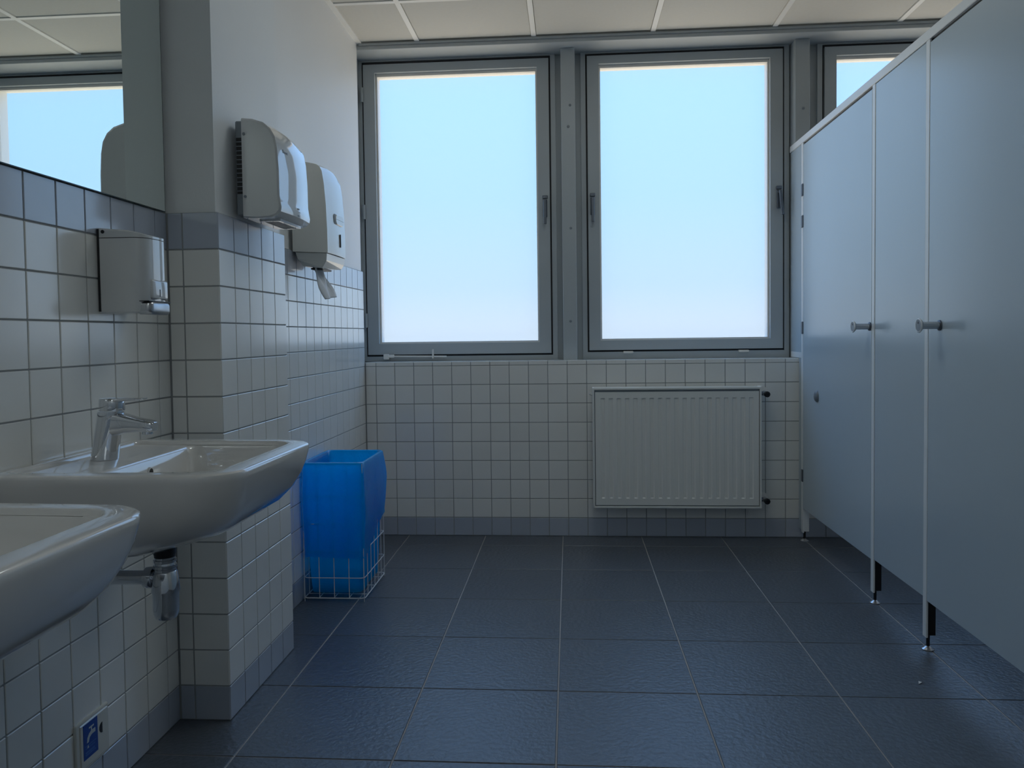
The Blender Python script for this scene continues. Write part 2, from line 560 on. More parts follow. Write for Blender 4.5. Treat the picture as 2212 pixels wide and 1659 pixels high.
def window(n, x0, x1, z0, z1, gx0, gx1, gz0, gz1, ox0, ox1):
    t = empty('window_%d' % n, (x0, YW, ZS), kind='structure')
    # fixed outer frame in two steps
    frame4('outer_frame', ox0, ox1, ZS - 0.004, 2.531, max(0.004, x0 - ox0 - 0.006), ox1 - x1 - 0.006, 0.012, z0 - ZS - 0.003,
           YW + 0.030, YW + 0.085, 'frame', t)
    frame4('frame_step', x0 - 0.034, x1 + 0.034, ZS, 2.531, 0.025, 0.025, 0.008, z0 - ZS - 0.010, YW + 0.010, YW + 0.040, 'frame', t)
    frame4('rubber_seal', x0 - 0.0095, x1 + 0.0095, z0 - 0.0105, 2.5285, 0.02, 0.02, 0.03, 0.02, YW + 0.020, YW + 0.028, 'seal', t, 0)
    # sash with its glazing beads and frosted pane
    frame4('sash', x0, x1, z0, z1, gx0 - x0, x1 - gx1, z1 - gz1, gz0 - z0, YW, YW + 0.062, 'frame', t, 0.003)
    b_ = 0.010
    frame4('glazing_bead', gx0 - 0.001, gx1 + 0.001, gz0 - 0.001, gz1 + 0.001, b_, b_, b_ + 0.006, b_, YW + 0.026, YW + 0.050, 'bead', t)
    obj('pane', bx(gx0 + 0.004, gx1 - 0.004, YW + 0.0495, YW + 0.0525, gz0 + 0.004, gz1 - 0.004), 'pane', t)
    frame4('outer_reveal', gx0 - 0.03, gx1 + 0.03, gz0 - 0.03, gz1 + 0.03, 0.030, 0.030, 0.030, 0.030, YW + 0.0622, YW + 0.125, 'bead', t, 0)
    # light portal of the opening
    pd = bpy.data.lights.new('daylight_portal', 'AREA')
    pd.shape = 'RECTANGLE'
    pd.size, pd.size_y = gx1 - gx0, gz1 - gz0
    pd.cycles.is_portal = True
    po = bpy.data.objects.new('daylight_portal', pd)
    COL.objects.link(po)
    po.location = ((gx0 + gx1) / 2, YW + 0.135, (gz0 + gz1) / 2)
    po.rotation_euler = (math.radians(-90), 0, 0)
    return t


def win_handle(t, x, ztop, lean=0.0):
    h = obj('window_handle', bx(x - 0.011, x + 0.011, YW - 0.010, YW, ztop - 0.115, ztop - 0.022, bevel=0.003), 'dark_steel', t)
    obj('lock_cap', bx(x - 0.014, x + 0.014, YW - 0.012, YW, ztop - 0.017, ztop, bevel=0.002), 'dark_steel', h)
    bm = B()
    tube(bm, [(x, YW - 0.005, ztop - 0.034), (x, YW - 0.036, ztop - 0.034)], 0.007, 12)
    obj('spindle', bm, 'dark_steel', h, smooth=0.6)
    bm = bx(x - 0.0075, x + 0.0075, YW - 0.045, YW - 0.034, ztop - 0.155, ztop - 0.026, bevel=0.003, seg=2)
    if lean:
        bmesh.ops.rotate(bm, verts=bm.verts, cent=(x, YW - 0.04, ztop - 0.034), matrix=Matrix.Rotation(lean, 3, 'Y'))
    obj('lever', bm, 'dark_steel', h)


w1 = window(1, -1.092, -0.096, 0.948, 2.506, -1.030, -0.158, 1.007, 2.462, -1.122, -0.030)
w2 = window(2, 0.107, 1.116, 0.960, 2.508, 0.167, 1.052, 1.011, 2.466, 0.040, 1.160)
w3 = window(3, 1.327, 2.336, 0.960, 2.508, 1.386, 2.272, 1.011, 2.464, 1.232, 2.40)
win_handle(w1, -0.121, 1.784)
win_handle(w2, 0.130, 1.790)
win_handle(w2, 1.094, 1.803, lean=-0.10)
for z in (2.345, 1.720, 1.135):
    bm = B()
    tube(bm, [(-1.097, YW - 0.008, z - 0.038), (-1.097, YW - 0.008, z + 0.038)], 0.0075, 10)
    obj('hinge', bm, 'frame', w1, smooth=0.6)
# stay bar lying under the first sash, small clips under the second
st = B()
tube(st, [(-0.985, YW - 0.014, 0.940), (-0.66, YW - 0.014, 0.936)], 0.0042, 8)
stay = obj('stay_bar', st, 'bead', w1, smooth=0.6)
bm = B()
box(bm, -0.640 - 0.365, -0.640 - 0.335, YW - 0.020, YW, 0.922, 0.952, bevel=0.004)
box(bm, -0.985, -0.945, YW - 0.018, YW - 0.010, 0.932, 0.948, bevel=0.003)
obj('stay_bracket', bm, 'bead', stay)
obj('stay_catch', bx(-0.738, -0.730, YW - 0.022, YW, 0.925, 0.975, bevel=0.002), 'bead', stay)
for x in (0.312, 0.915):
    obj('frame_clip', bx(x - 0.027, x + 0.027, YW - 0.004, YW + 0.02, 0.941, 0.953, bevel=0.003), 'bead', w2)
# mullions between the windows
for n, (a, b) in ((3, (-0.031, 0.042)), (4, (1.158, 1.231))):
    t = obj('trim_%d' % n, bx(a, b, 4.150, 4.31, ZS - 0.004, 2.530, bevel=0.002), 'frame')
    tag(t, kind='structure')
    for dz, dx in ((2.235, 0.01), (2.125, 0.0), (1.60, 0.008), (1.115, 0.002)) if n == 3 else ((2.18, 0.004),):
        bm = B()
        lathe(bm, [(0.007, 0.0), (0.007, -0.0016), (0.004, -0.003)], ((a + b) / 2 + dx, 4.1503, dz), 'Y', 12)
        obj('screw', bm, 'grey_plastic', t)

# ------------------------------------------------------------------ washbasins
def basin(yc, label, org):
    t = empty('washbasin', org, label, 'washbasin', 'white ceramic washbasins on the tiled wall')
    h = 0.267
    N = 8

    def loop(xf, xb, ins, z, rf, rb=0.02, dy=0.0, taper=0.026):
        y0, y1 = yc - h + ins, yc + h - ins
        pts = rrect(xb, xf, y0, y1, (rf, rb, rb, rf), N)
        out = []
        for x, y in pts:
            k = (x - xb) / (xf - xb + 1e-6)
            y = yc + (y - yc) * (1 - taper * 3.2 * k * k)
            out.append((x, y, z))
        return out
    Z = 0.8
    xw = XS + 0.0015
    loops = [
        # inside of the bowl from the waste up to the rim
        loop(-0.800, -0.845, 0.240, 0.672, 0.020, 0.020),
        loop(-0.745, -0.875, 0.170, 0.676, 0.050, 0.045),
        loop(-0.700, -0.893, 0.105, 0.690, 0.060, 0.045),
        loop(-0.678, -0.900, 0.072, 0.720, 0.055, 0.040),
        loop(-0.668, -0.906, 0.056, 0.765, 0.050, 0.035),
        loop(-0.664, -0.911, 0.050, 0.784, 0.048, 0.030),
        loop(-0.6625, -0.914, 0.048, 0.7885, 0.048, 0.028),
        loop(-0.6620, -0.9185, 0.0470, 0.7905, 0.048, 0.026),
        loop(-0.6605, -1.048, 0.0440, 0.7912, 0.048, 0.022),
        loop(-0.6595, -1.051, 0.0425, 0.7930, 0.048, 0.022),
        loop(-0.6585, -1.053, 0.0415, 0.7985, 0.048, 0.022),
        loop(-0.6565, -1.055, 0.0395, 0.8008, 0.048, 0.021),
        loop(-0.6530, -1.058, 0.0360, 0.8014, 0.050, 0.020),
        loop(-0.6220, -1.073, 0.0080, 0.8009, 0.072, 0.010),
        loop(-0.6165, -1.076, 0.0035, 0.7999, 0.076, 0.008),
        loop(-0.6128, xw, 0.0010, 0.7975, 0.078, 0.006),
        loop(-0.6112, xw, 0.0000, 0.7935, 0.080, 0.006),
        loop(-0.6120, xw, 0.0008, 0.7820, 0.082, 0.006),
        loop(-0.6165, xw, 0.0040, 0.7600, 0.086, 0.006),
        loop(-0.6250, xw, 0.0100, 0.7330, 0.092, 0.008),
        loop(-0.6390, xw, 0.0190, 0.7060, 0.100, 0.010),
        loop(-0.6610, xw, 0.0330, 0.6800, 0.110, 0.012),
        loop(-0.6970, xw, 0.0550, 0.6570, 0.120, 0.014),
        loop(-0.7460, xw, 0.0830, 0.6380, 0.122, 0.016),
        loop(-0.7950, xw, 0.1080, 0.6240, 0.110, 0.02),
        loop(-0.8150, xw, 0.1190, 0.6170, 0.100, 0.02),
        loop(-0.8350, xw, 0.1320, 0.6160, 0.090, 0.02),
    ]
    bm = B()
    loft(bm, loops)
    obj('bowl', bm, 'ceramic', t, smooth=0.65)
    bm = B()
    lathe(bm, [(0.0, 0.0), (0.031, 0.0), (0.033, 0.003), (0.024, 0.006), (0.0, 0.005)], (-0.822, yc, 0.6715), 'Z', 24, False, False)
    obj('waste_plug', bm, 'chrome', t, smooth=0.7)
    bm = B()
    lathe(bm, [(0.0105, -0.006), (0.0105, 0.0012), (0.008, 0.0018), (0.008, -0.004)], (-0.9045, yc + 0.012, 0.7615), 'X', 20, True, False)
    ov = obj('overflow_ring', bm, 'ceramic', t, smooth=0.7)
    bm = B()
    lathe(bm, [(0.0, 0.0), (0.008, 0.0)], (-0.9030, yc + 0.012, 0.7615), 'X', 20, False, False)
    obj('overflow_hole', bm, 'black', ov)
    return t


basin(1.619, 'white washbasin next to the tiled pier, mixer tap on its ledge', (XS, 1.619, 0.8))
basin(0.883, 'nearest white washbasin cut off by the left edge', (XS, 0.883, 0.8))

# ------------------------------------------------------------------ mixer tap
def tap(x, y, z):
    t = empty('mixer_tap', (x, y, z), 'chrome single lever mixer tap on the washbasin ledge', 'tap')
    k = 0.017 / 0.10
    bm = B()
    loops = []
    for h, rx, ry in ((0.0, .0285, .0275), (0.003, .0285, .0275), (0.03, .0270, .0262), (0.06, .0262, .0250), (0.085, .0262, .0245), (0.100, .0268, .0245), (0.1035, .0260, .0238)):
        loops.append([(x + h * k + rx * math.cos(a), y + ry * math.sin(a), z + h) for a in [2 * math.pi * i / 28 for i in range(28)]])
    loft(bm, loops)
    obj('body', bm, 'chrome', t, smooth=0.7)
    # spout growing out of the body towards the bowl
    bm = B()
    loops = []
    for dx, zc, hh, hw in ((0.0, .0760, .027, .0215), (.022, .0765, .0250, .0205), (.044, .0760, .0195, .0190), (.066, .0740, .0150, .0180), (.088, .0715, .0125, .0172), (.099, .0700, .0112, .0158), (.103, .0695, .0085, .0130)):
        loops.append([(x + .012 + dx, y + p[0], z + zc + p[1]) for p in rrect(-hw, hw, -hh, hh, min(hw, hh) * 0.55, 4)])
    loft(bm, loops)
    sp = obj('spout', bm, 'chrome', t, smooth=0.8)
    bm = B()
    lathe(bm, [(0.0115, 0.0), (0.0115, -0.006), (0.0095, -0.007)], (x + .098, y, z + .0600), 'Z', 20)
    obj('aerator', bm, 'chrome', sp, smooth=0.7)
    # cap with the flat lever
    bm = B()
    cx = x + .1045 * k
    loops = []
    for h, rx, ry in ((.1045, .0255, .0235), (.106, .0262, .0240), (.120, .0258, .0238), (.1285, .0250, .0230), (.1310, .0230, .0210)):
        loops.append([(cx + 0.002 + rx * math.cos(a), y + ry * math.sin(a), z + h) for a in [2 * math.pi * i / 28 for i in range(28)]])
    loft(bm, loops)
    lv = obj('lever_cap', bm, 'chrome', t, smooth=0.7)
    bm = B()
    loops = []
    for dx, zt, th, hw in ((-.006, .1318, .010, .0205), (.02, .1318, .008, .0195), (.040, .1315, .0055, .0165), (.058, .1310, .0042, .0140), (.073, .1312, .0038, .0120), (.077, .1312, .0024, .0085)):
        loops.append([(cx + dx, y + p[0], z + zt - th / 2 + p[1]) for p in rrect(-hw, hw, -th / 2, th / 2, th * 0.45, 3)])
    loft(bm, loops)
    obj('lever', bm, 'chrome', lv, smooth=0.8)


tap(-1.000, 1.620, 0.7915)

# ------------------------------------------------------------------ bottle trap under the far basin
def trap(x, y):
    t = empty('bottle_trap', (x, y, 0.45), 'chrome bottle trap with wall pipe below the far washbasin', 'trap')
    bm = B()
    lathe(bm, [(0.031, 0.6165), (0.031, 0.612), (0.023, 0.609), (0.023, 0.590), (0.0215, 0.586), (0.0215, 0.582)], (x, y, 0), 'Z', 28)
    obj('waste_sleeve', bm, 'black', t, smooth=0.6)
    bm = B()
    lathe(bm, [(0.0205, 0.584), (0.0205, 0.578), (0.0235, 0.577), (0.0235, 0.572), (0.021, 0.570), (0.0215, 0.566), (0.0240, 0.565), (0.0240, 0.559), (0.0225, 0.557), (0.0225, 0.548)], (x, y, 0), 'Z', 28)
    obj('coupling_nut', bm, 'chrome', t, smooth=0.6)
    bm = B()
    lathe(bm, [(0.0225, 0.552), (0.0245, 0.548), (0.0275, 0.525), (0.0290, 0.510), (0.0290, 0.507), (0.0265, 0.5065)], (x, y, 0), 'Z', 32)
    obj('bell', bm, 'chrome', t, smooth=0.6)
    bm = B()
    lathe(bm, [(0.0262, 0.510), (0.0268, 0.47), (0.0262, 0.462), (0.0225, 0.451), (0.014, 0.4465), (0.0, 0.4455)], (x, y, 0), 'Z', 28, True, False)
    obj('bottle_cup', bm, 'chrome', t, smooth=0.8)
    bm = B()
    tube(bm, [(x - 0.02, y, 0.536), (XS + 0.004, y, 0.536)], 0.0155, 20)
    obj('wall_pipe', bm, 'chrome', t, smooth=0.7)
    bm = B()
    lathe(bm, [(0.0165, 0.0), (0.022, -0.001), (0.0235, -0.008), (0.0225, -0.018), (0.016, -0.022)], (x - 0.024, y, 0.536), 'X', 24)
    obj('pipe_nut', bm, 'chrome', t, smooth=0.7)
    bm = B()
    lathe(bm, [(0.035, 0.0), (0.034, 0.004), (0.020, 0.010), (0.0165, 0.010)], (XS + 0.0005, y, 0.536), 'X', 24)
    obj('wall_rosette', bm, 'chrome', t, smooth=0.7)


trap(-0.870, 1.616)

# ------------------------------------------------------------------ mirror
t = empty('wall_mirror', (XS, 1.30, 1.39), 'large frameless wall mirror above the two washbasins', 'mirror')
obj('mirror_glass', bx(XS + 0.0015, XS + 0.007, 0.55, 2.0465, 1.3865, 2.42), 'glass_edge', t)
bm = B()
vs = [bm.verts.new(p) for p in ((XS + 0.0072, 0.552, 1.3885), (XS + 0.0072, 2.0445, 1.3885), (XS + 0.0072, 2.0445, 2.418), (XS + 0.0072, 0.552, 2.418))]
bm.faces.new(vs)
obj('reflecting_face', bm, 'mirror', t)

# ------------------------------------------------------------------ soap dispenser
def soap():
    x0, y0, y1, z0, z1 = XS + 0.002, 1.744, 1.862, 1.108, 1.305
    yc = (y0 + y1) / 2
    t = empty('soap_dispenser', (x0, yc, z0), 'white wall soap dispenser with chrome push lever below the mirror', 'soap dispenser')

    def sec(z, ins=0.0, f=0.0):
        d, r = 0.110 - f, 0.034
        pts = [(x0, y0 + ins)]
        for k in range(9):
            a = math.pi / 2 * k / 8
            pts.append((x0 + d - r + r * math.sin(a), y0 + ins + r - r * math.cos(a)))
        pts.append((x0 + d + 0.003, yc))
        for k in range(9):
            a = math.pi / 2 * k / 8
            pts.append((x0 + d - r + r * math.cos(a), y1 - ins - r + r * math.sin(a)))
        pts.append((x0, y1 - ins))
        return [(p[0], p[1], z) for p in pts]
    bm = B()
    loft(bm, [sec(z0, 0.006, 0.008), sec(z0 + 0.004, 0.001, 0.001), sec(z0 + 0.01), sec(1.2805)])
    body = obj('body', bm, 'plastic', t, smooth=0.5)
    bm = B()

    def secl(k, ins, f):
        out = []
        for p in sec(0, ins, f):
            d = (p[0] - x0) / 0.11
            out.append((p[0], p[1], 1.2822 + k * (0.023 - 0.016 * d * d)))
        return out
    loft(bm, [[(p[0], p[1], 1.2822) for p in sec(0)], secl(0.8, 0, 0), secl(0.97, 0.003, 0.003), secl(1.0, 0.008, 0.01)])
    lid = obj('lid', bm, 'plastic', t, smooth=0.6)
    bm = B()
    tube(bm, [(x0 + 0.013, y0 + 0.001, 1.2955), (x0 + 0.013, y0 - 0.0012, 1.2955)], 0.0042, 12)
    obj('lock_screw', bm, 'black', lid)
    obj('lid_seam', loft_seam(sec), 'black', t)
    # recessed level window and the slot in it
    bm = B()
    xf = x0 + 0.1125
    box(bm, xf - 0.014, xf + 0.0015, yc - 0.034, yc + 0.040, 1.140, 1.188, bevel=0.006, seg=3)
    wn_ = obj('level_window', bm, 'plastic', t, smooth=0.6)
    obj('level_slot', bx(xf + 0.0008, xf + 0.0018, yc - 0.0022, yc + 0.0022, 1.148, 1.165), 'black', wn_)
    # chrome lever
    bm = B()
    loops = []
    for dz, ins in ((0.0, 0.004), (0.003, 0.0012), (0.008, 0.0), (0.022, 0.0), (0.027, 0.0015), (0.030, 0.005)):
        loops.append([(p[0], p[1], 1.1055 + dz) for p in rrect(x0 + 0.086 + ins, x0 + 0.1195 - ins, yc - 0.053 + ins, yc + 0.043 - ins, (0.014, 0.004, 0.004, 0.014), 5)])
    loft(bm, loops)
    lv = obj('push_lever', bm, 'steel', t, smooth=0.6)
    obj('lever_gap', bx(x0 + 0.084, x0 + 0.1160, yc - 0.0545, yc + 0.0445, 1.1353, 1.1370), 'black', lv)
    obj('back_plate', bx(x0 - 0.001, x0 + 0.004, y0 - 0.001, y1 + 0.001, z0 + 0.005, z1 - 0.003), 'black', t)
    return t


def loft_seam(sec):
    bm = B()
    loft(bm, [[(p[0] - 0.0015, p[1], 1.2795) for p in sec(0, 0.0012, 0.0012)], [(p[0] - 0.0015, p[1], 1.2830) for p in sec(0, 0.0012, 0.0012)]])
    return bm


soap()

# ------------------------------------------------------------------ hand dryer on the pier
def dryer():
    x0, y0, y1 = XP + 0.001, 2.180, 2.432
    yc = (y0 + y1) / 2
    t = empty('hand_dryer', (x0, yc, 1.387), 'glossy white electric hand dryer on the side of the tiled pier', 'hand dryer')
    # profile of the cover seen from the side: (depth from wall, z) from the bottom round the front to the top
    prof = [(0.020, 1.388), (0.060, 1.386), (0.098, 1.388), (0.116, 1.394), (0.126, 1.404), (0.128, 1.416), (0.1250, 1.434), (0.1230, 1.450), (0.1225, 1.520), (0.1190, 1.580),
            (0.1130, 1.612), (0.1000, 1.636), (0.080, 1.653), (0.050, 1.663), (0.020, 1.666)]
    bm = B()
    loops = []
    n = 18
    for i in range(n + 1):
        s = -1 + 2 * i / n
        y = yc + s * (y1 - y0) / 2
        if i in (1, n - 1):
            y = y0 + 0.004 if i == 1 else y1 - 0.004
        e = abs(s)
        bow = (1 - s * s) * 0.010
        edge = 1.0 if i in (0, n) else 0.0
        lp = []
        for d, z in prof:
            dd = d + bow * ((d - 0.02) / 0.119) - 0.004 * edge * ((d - 0.02) / 0.119)
            zz = z + edge * (0.004 if z < 1.43 else -0.004 if z > 1.59 else 0) + (0.006 * (1 - s * s) if z > 1.6 else 0)
            lp.append((x0 + dd, y, zz))
        loops.append(lp)
    loft(bm, loops)
    cover = obj('cover', bm, 'plastic', t, smooth=0.55)
    bp_ = obj('back_plate', bx(x0, x0 + 0.021, y0 + 0.004, y1 - 0.004, 1.395, 1.660, bevel=0.003), 'grey_plastic', t)
    obj('vent_grille', bx(x0 + 0.004, x0 + 0.0195, y0 + 0.0015, y0 + 0.006, 1.455, 1.612), 'black', bp_)
    for k in range(12):
        z = 1.462 + k * 0.0125
        obj('vent_bar', bx(x0 + 0.003, x0 + 0.0200, y0 + 0.0003, y0 + 0.0025, z, z + 0.0022), 'grey_plastic', bp_)
    for z in (1.622, 1.447):
        bm = B()
        tube(bm, [(x0 + 0.027, y0 + 0.004, z), (x0 + 0.027, y0 - 0.0012, z)], 0.0042, 12)
        obj('screw', bm, 'grey_plastic', cover)
    obj('air_outlet', bx(x0 + 0.060, x0 + 0.104, yc - 0.070, yc + 0.075, 1.3835, 1.388, bevel=0.002), 'black', t)
    obj('outlet_frame', frame_z(x0 + 0.050, x0 + 0.112, yc - 0.084, yc + 0.088, 0.010, 1.3825, 1.390), 'plastic', t)
    # small maker's mark and hand symbols printed on the bowed front

    def front_x(y, d):
        sy = (y - yc) / ((y1 - y0) / 2)
        return x0 + d + (1 - sy * sy) * 0.010 * (d - 0.02) / 0.119
    for k, (dy, w, hh) in enumerate(((0.0, 0.007, 0.009), (0.009, 0.005, 0.005), (0.0155, 0.005, 0.005), (0.022, 0.004, 0.005), (0.0275, 0.006, 0.006))):
        ym = y0 + 0.040 + dy + w / 2
        xm_ = front_x(ym, 0.1190)
        obj('maker_mark', bx(xm_ - 0.002, xm_ + 0.0009, ym - w / 2, ym + w / 2, 1.5755, 1.5755 + hh), 'grey_plastic', cover)
    for k in range(3):
        ym = y0 + 0.128 + 0.008 * (k % 2)
        xm_ = front_x(ym, 0.1265)
        obj('hand_symbol', bx(xm_ - 0.002, xm_ + 0.0012, ym - 0.006, ym + 0.006, 1.4075 + 0.0095 * k, 1.4115 + 0.0095 * k), 'grey_plastic', cover)
    return t


dryer()

# ------------------------------------------------------------------ paper towel dispenser beyond the pier
def towel():
    x0, y0, y1 = XR + 0.001, 2.998, 3.250
    yc = (y0 + y1) / 2
    t = empty('towel_dispenser', (x0, yc, 1.32), 'ivory plastic paper towel dispenser between the hand dryer and the window', 'towel dispenser')
    prof = [(0.004, 1.381), (0.139, 1.374), (0.1400, 1.380), (0.1395, 1.46), (0.1360, 1.56), (0.1300, 1.64), (0.1230, 1.686), (0.1150, 1.703), (0.1000, 1.713), (0.060, 1.722), (0.004, 1.724)]
    bm = B()
    loops = []
    n = 16
    for i in range(n + 1):
        s = -1 + 2 * i / n
        y = yc + s * (y1 - y0) / 2
        if i in (1, n - 1):
            y = y0 + 0.003 if i == 1 else y1 - 0.003
        edge = 1.0 if i in (0, n) else 0.0
        lp = []
        for d, z in prof:
            f = (d - 0.004) / 0.136
            dd = d + 0.006 * (1 - s * s) * f - 0.003 * edge * f
            zz = z
            if z > 1.5:
                zz = z - 0.003 * edge * ((z - 1.5) / 0.22) + (0.010 * (1 - s * s) - 0.018 * max(0.0, s - 0.5) ** 2 * 4) * ((z - 1.5) / 0.22)
            lp.append((x0 + dd, y, zz))
        loops.append(lp)
    loft(bm, loops)
    cover = obj('cover', bm, 'plastic_matt', t, smooth=0.5)
    # tapered lower tray
    bm = B()
    a = [(x0 + 0.012, y0 + 0.006, 1.3795), (x0 + 0.137, y0 + 0.004, 1.3735), (x0 + 0.139, y1 - 0.004, 1.3735), (x0 + 0.012, y1 - 0.006, 1.3795)]
    b = [(x0 + 0.020, y0 + 0.010, 1.350), (x0 + 0.133, y0 + 0.010, 1.345), (x0 + 0.135, y1 - 0.010, 1.345), (x0 + 0.020, y1 - 0.010, 1.350)]
    c = [(x0 + 0.034, y0 + 0.030, 1.326), (x0 + 0.112, y0 + 0.018, 1.316), (x0 + 0.128, y1 - 0.022, 1.326), (x0 + 0.034, y1 - 0.030, 1.326)]
    loft(bm, [a, b, c])
    bmesh.ops.bevel(bm, geom=list(bm.edges), offset=0.002, segments=1, affect='EDGES')
    tr = obj('tray', bm, 'plastic_matt', t)
    obj('paper_slot', bx(x0 + 0.052, x0 + 0.100, yc - 0.060, yc + 0.060, 1.3150, 1.3225, bevel=0.002), 'black', tr)
    # oval latch and level slit on the front
    bm = B()
    loops = []
    for d, k in ((0.0, 0.0), (0.006, 0.0), (0.008, 0.002)):
        loops.append([(x0 + 0.141 + d, p[0], p[1]) for p in rrect(yc - 0.030 + k, yc + 0.078 - k, 1.497 + k, 1.537 - k, 0.0185, 6)])
    loft(bm, loops)
    lt = obj('latch', bm, 'plastic_matt', cover, smooth=0.6)
    bm = B()
    loops = [[(x0 + 0.141 + d, p[0], p[1]) for p in rrect(yc - 0.042, yc - 0.012, 1.497, 1.537, 0.0145, 6)] for d in (0.0, 0.0045)]
    loft(bm, loops)
    obj('latch_hollow', bm, 'grey_plastic', lt, smooth=0.6)
    obj('level_slit', bx(x0 + 0.1435, x0 + 0.1497, yc + 0.028, yc + 0.033, 1.410, 1.462), 'black', cover)
    # the sheet hanging out
    bm = B()
    nu, nv = 10, 22
    grid = []
    for j in range(nv + 1):
        v = j / nv
        row = []
        for i in range(nu + 1):
            u = i / nu - 0.5
            z = 1.331 - 0.125 * v
            w = 0.060 + 0.070 * min(1, v * 1.5)
            y = yc - 0.045 + 0.085 * v + u * w
            x = x0 + 0.070 + 0.030 * v + 0.008 * math.sin(u * 9 + v * 4) + 0.010 * (1 - v) * math.sin(u * 14)
            row.append(bm.verts.new((x, y, z + 0.015 * u * v)))
        grid.append(row)
    for j in range(nv):
        for i in range(nu):
            bm.faces.new((grid[j][i], grid[j][i + 1], grid[j + 1][i + 1], grid[j + 1][i]))
    o = obj('paper_towel', bm, 'paper', org=(x0 + 0.08, yc, 1.33), smooth=True)
    s_ = o.modifiers.new('thickness', 'SOLIDIFY')
    s_.thickness = 0.0006
    tag(o, 'crumpled white paper towel hanging out of the dispenser', 'paper towel')


towel()

# ------------------------------------------------------------------ wire basket and its blue liner
BX0, BX1, BY0, BY1, BH = -1.058, -0.818, 3.028, 3.368, 0.548


def basket():
    t = empty('wire_basket', ((BX0 + BX1) / 2, (BY0 + BY1) / 2, 0), 'white wire waste basket on the floor beyond the pier', 'waste basket')
    r = 0.0017

    def wire(pts, rr=r, closed=False, name='wire'):
        bm = B()
        tube(bm, pts, rr, 6, closed=closed)
        obj(name, bm, 'wire', t, smooth=0.9)
    nx, ny = 4, 6
    xs = [BX0 + (BX1 - BX0) * k / nx for k in range(nx + 1)]
    ys = [BY0 + (BY1 - BY0) * k / ny for k in range(ny + 1)]
    zt, zb = BH, 0.014
    for x in xs:
        for y in (BY0, BY1):
            wire([(x, y, zb - (0.014 if x in (xs[0], xs[-1]) else 0)), (x, y, zt)])
    for y in ys[1:-1]:
        for x in (BX0, BX1):
            wire([(x, y, zb), (x, y, zt)])
    for z in (zb, 0.095, 0.20, 0.31, 0.42, zt):
        pts = [(p[0], p[1], z) for p in rrect(BX0 - r, BX1 + r, BY0 - r, BY1 + r, 0.018, 4)]
        wire(pts, 0.0024 if z in (zb, zt) else r, True, 'hoop')
    for x in xs[1:-1]:
        wire([(x, BY0, zb + 0.003), (x, BY1, zb + 0.003)])
    for y in ys[1:-1:2]:
        wire([(BX0, y, zb - 0.001), (BX1, y, zb - 0.001)])


basket()


def liner():
    bm = B()
    n = 40
    rings = []

    def base_loop(off, z):
        pts = rrect(BX0 - off, BX1 + off, BY0 - off, BY1 + off, 0.022, 5)
        # resample evenly
        P = [Vector((p[0], p[1], z)) for p in pts]
        P.append(P[0])
        L = [0]
        for a, b in zip(P, P[1:]):
            L.append(L[-1] + (b - a).length)
        out = []
        N = 120
        j = 0
        for k in range(N):
            s = L[-1] * k / N
            while L[j + 1] < s:
                j += 1
            f = (s - L[j]) / max(1e-9, L[j + 1] - L[j])
            out.append(P[j].lerp(P[j + 1], f))
        return out
    cx, cy = (BX0 + BX1) / 2, (BY0 + BY1) / 2

    def crumple(p, amt, seed):
        d = Vector((p.x - cx, p.y - cy, 0)).normalized()
        q = p * 13 + Vector((seed, 0, 0))
        f = noise.noise(Vector((q.x, q.y, q.z * 0.30))) * 0.7 + noise.noise(p * 28 + Vector((seed, 3, 1))) * 0.3
        return p + d * f * amt
    prof = []
    # inner bag from the floor of the basket up to the rim
    for k in range(13):
        z = 0.030 + (BH + 0.004 - 0.030) * k / 12
        ins = -0.006 - 0.014 * (1 - k / 12) ** 3
        prof.append((ins, z, 0.007 if k < 12 else 0.001, 1.0))
    prof.append((0.0, BH + 0.007, 0.0012, 2.0))
    # folded over the rim and hanging outside
    for k in range(15):
        f = k / 14
        z = BH + 0.002 - (BH - 0.175) * f
        off = 0.006 + 0.006 * math.sin(min(1, f * 1.25) * math.pi)
        prof.append((off, z, 0.0014 + 0.013 * min(1, f * 3), 2.0))
    loops = []
    for i, (off, z, amt, seed) in enumerate(prof):
        lp = []
        for p in base_loop(off, z):
            p = Vector(p)
            if seed == 2.0 and i > 13:
                f = (i - 14) / 14
                # the hem climbs towards the back of the right side
                side = max(0.0, min(1.0, (p.y - BY0) / (BY1 - BY0))) if p.x > cx + 0.05 else 0.0
                hem = 0.175 + 0.115 * side + 0.012 * noise.noise(Vector((p.x * 9, p.y * 9, 5)))
                p.z = BH + 0.002 - (BH - hem) * f
                if p.x > BX1 - 0.01:
                    p.x += 0.008 * math.sin(f * math.pi) * side
            lim = amt
            if p.x < BX0 + 0.02 and seed == 2.0:
                p = p + Vector((max(0, (XR + 0.004) - p.x), 0, 0))
                lim = 0.0005
            lp.append(crumple(p, lim, seed))
        loops.append(lp)
    loft(bm, loops, cap0=True, cap1=False)
    o = obj('bin_liner', bm, 'bag', org=(cx, cy, 0.03), smooth=True, normals=False)
    tag(o, 'translucent blue plastic liner folded over the wire basket rim', 'bin liner')


liner()

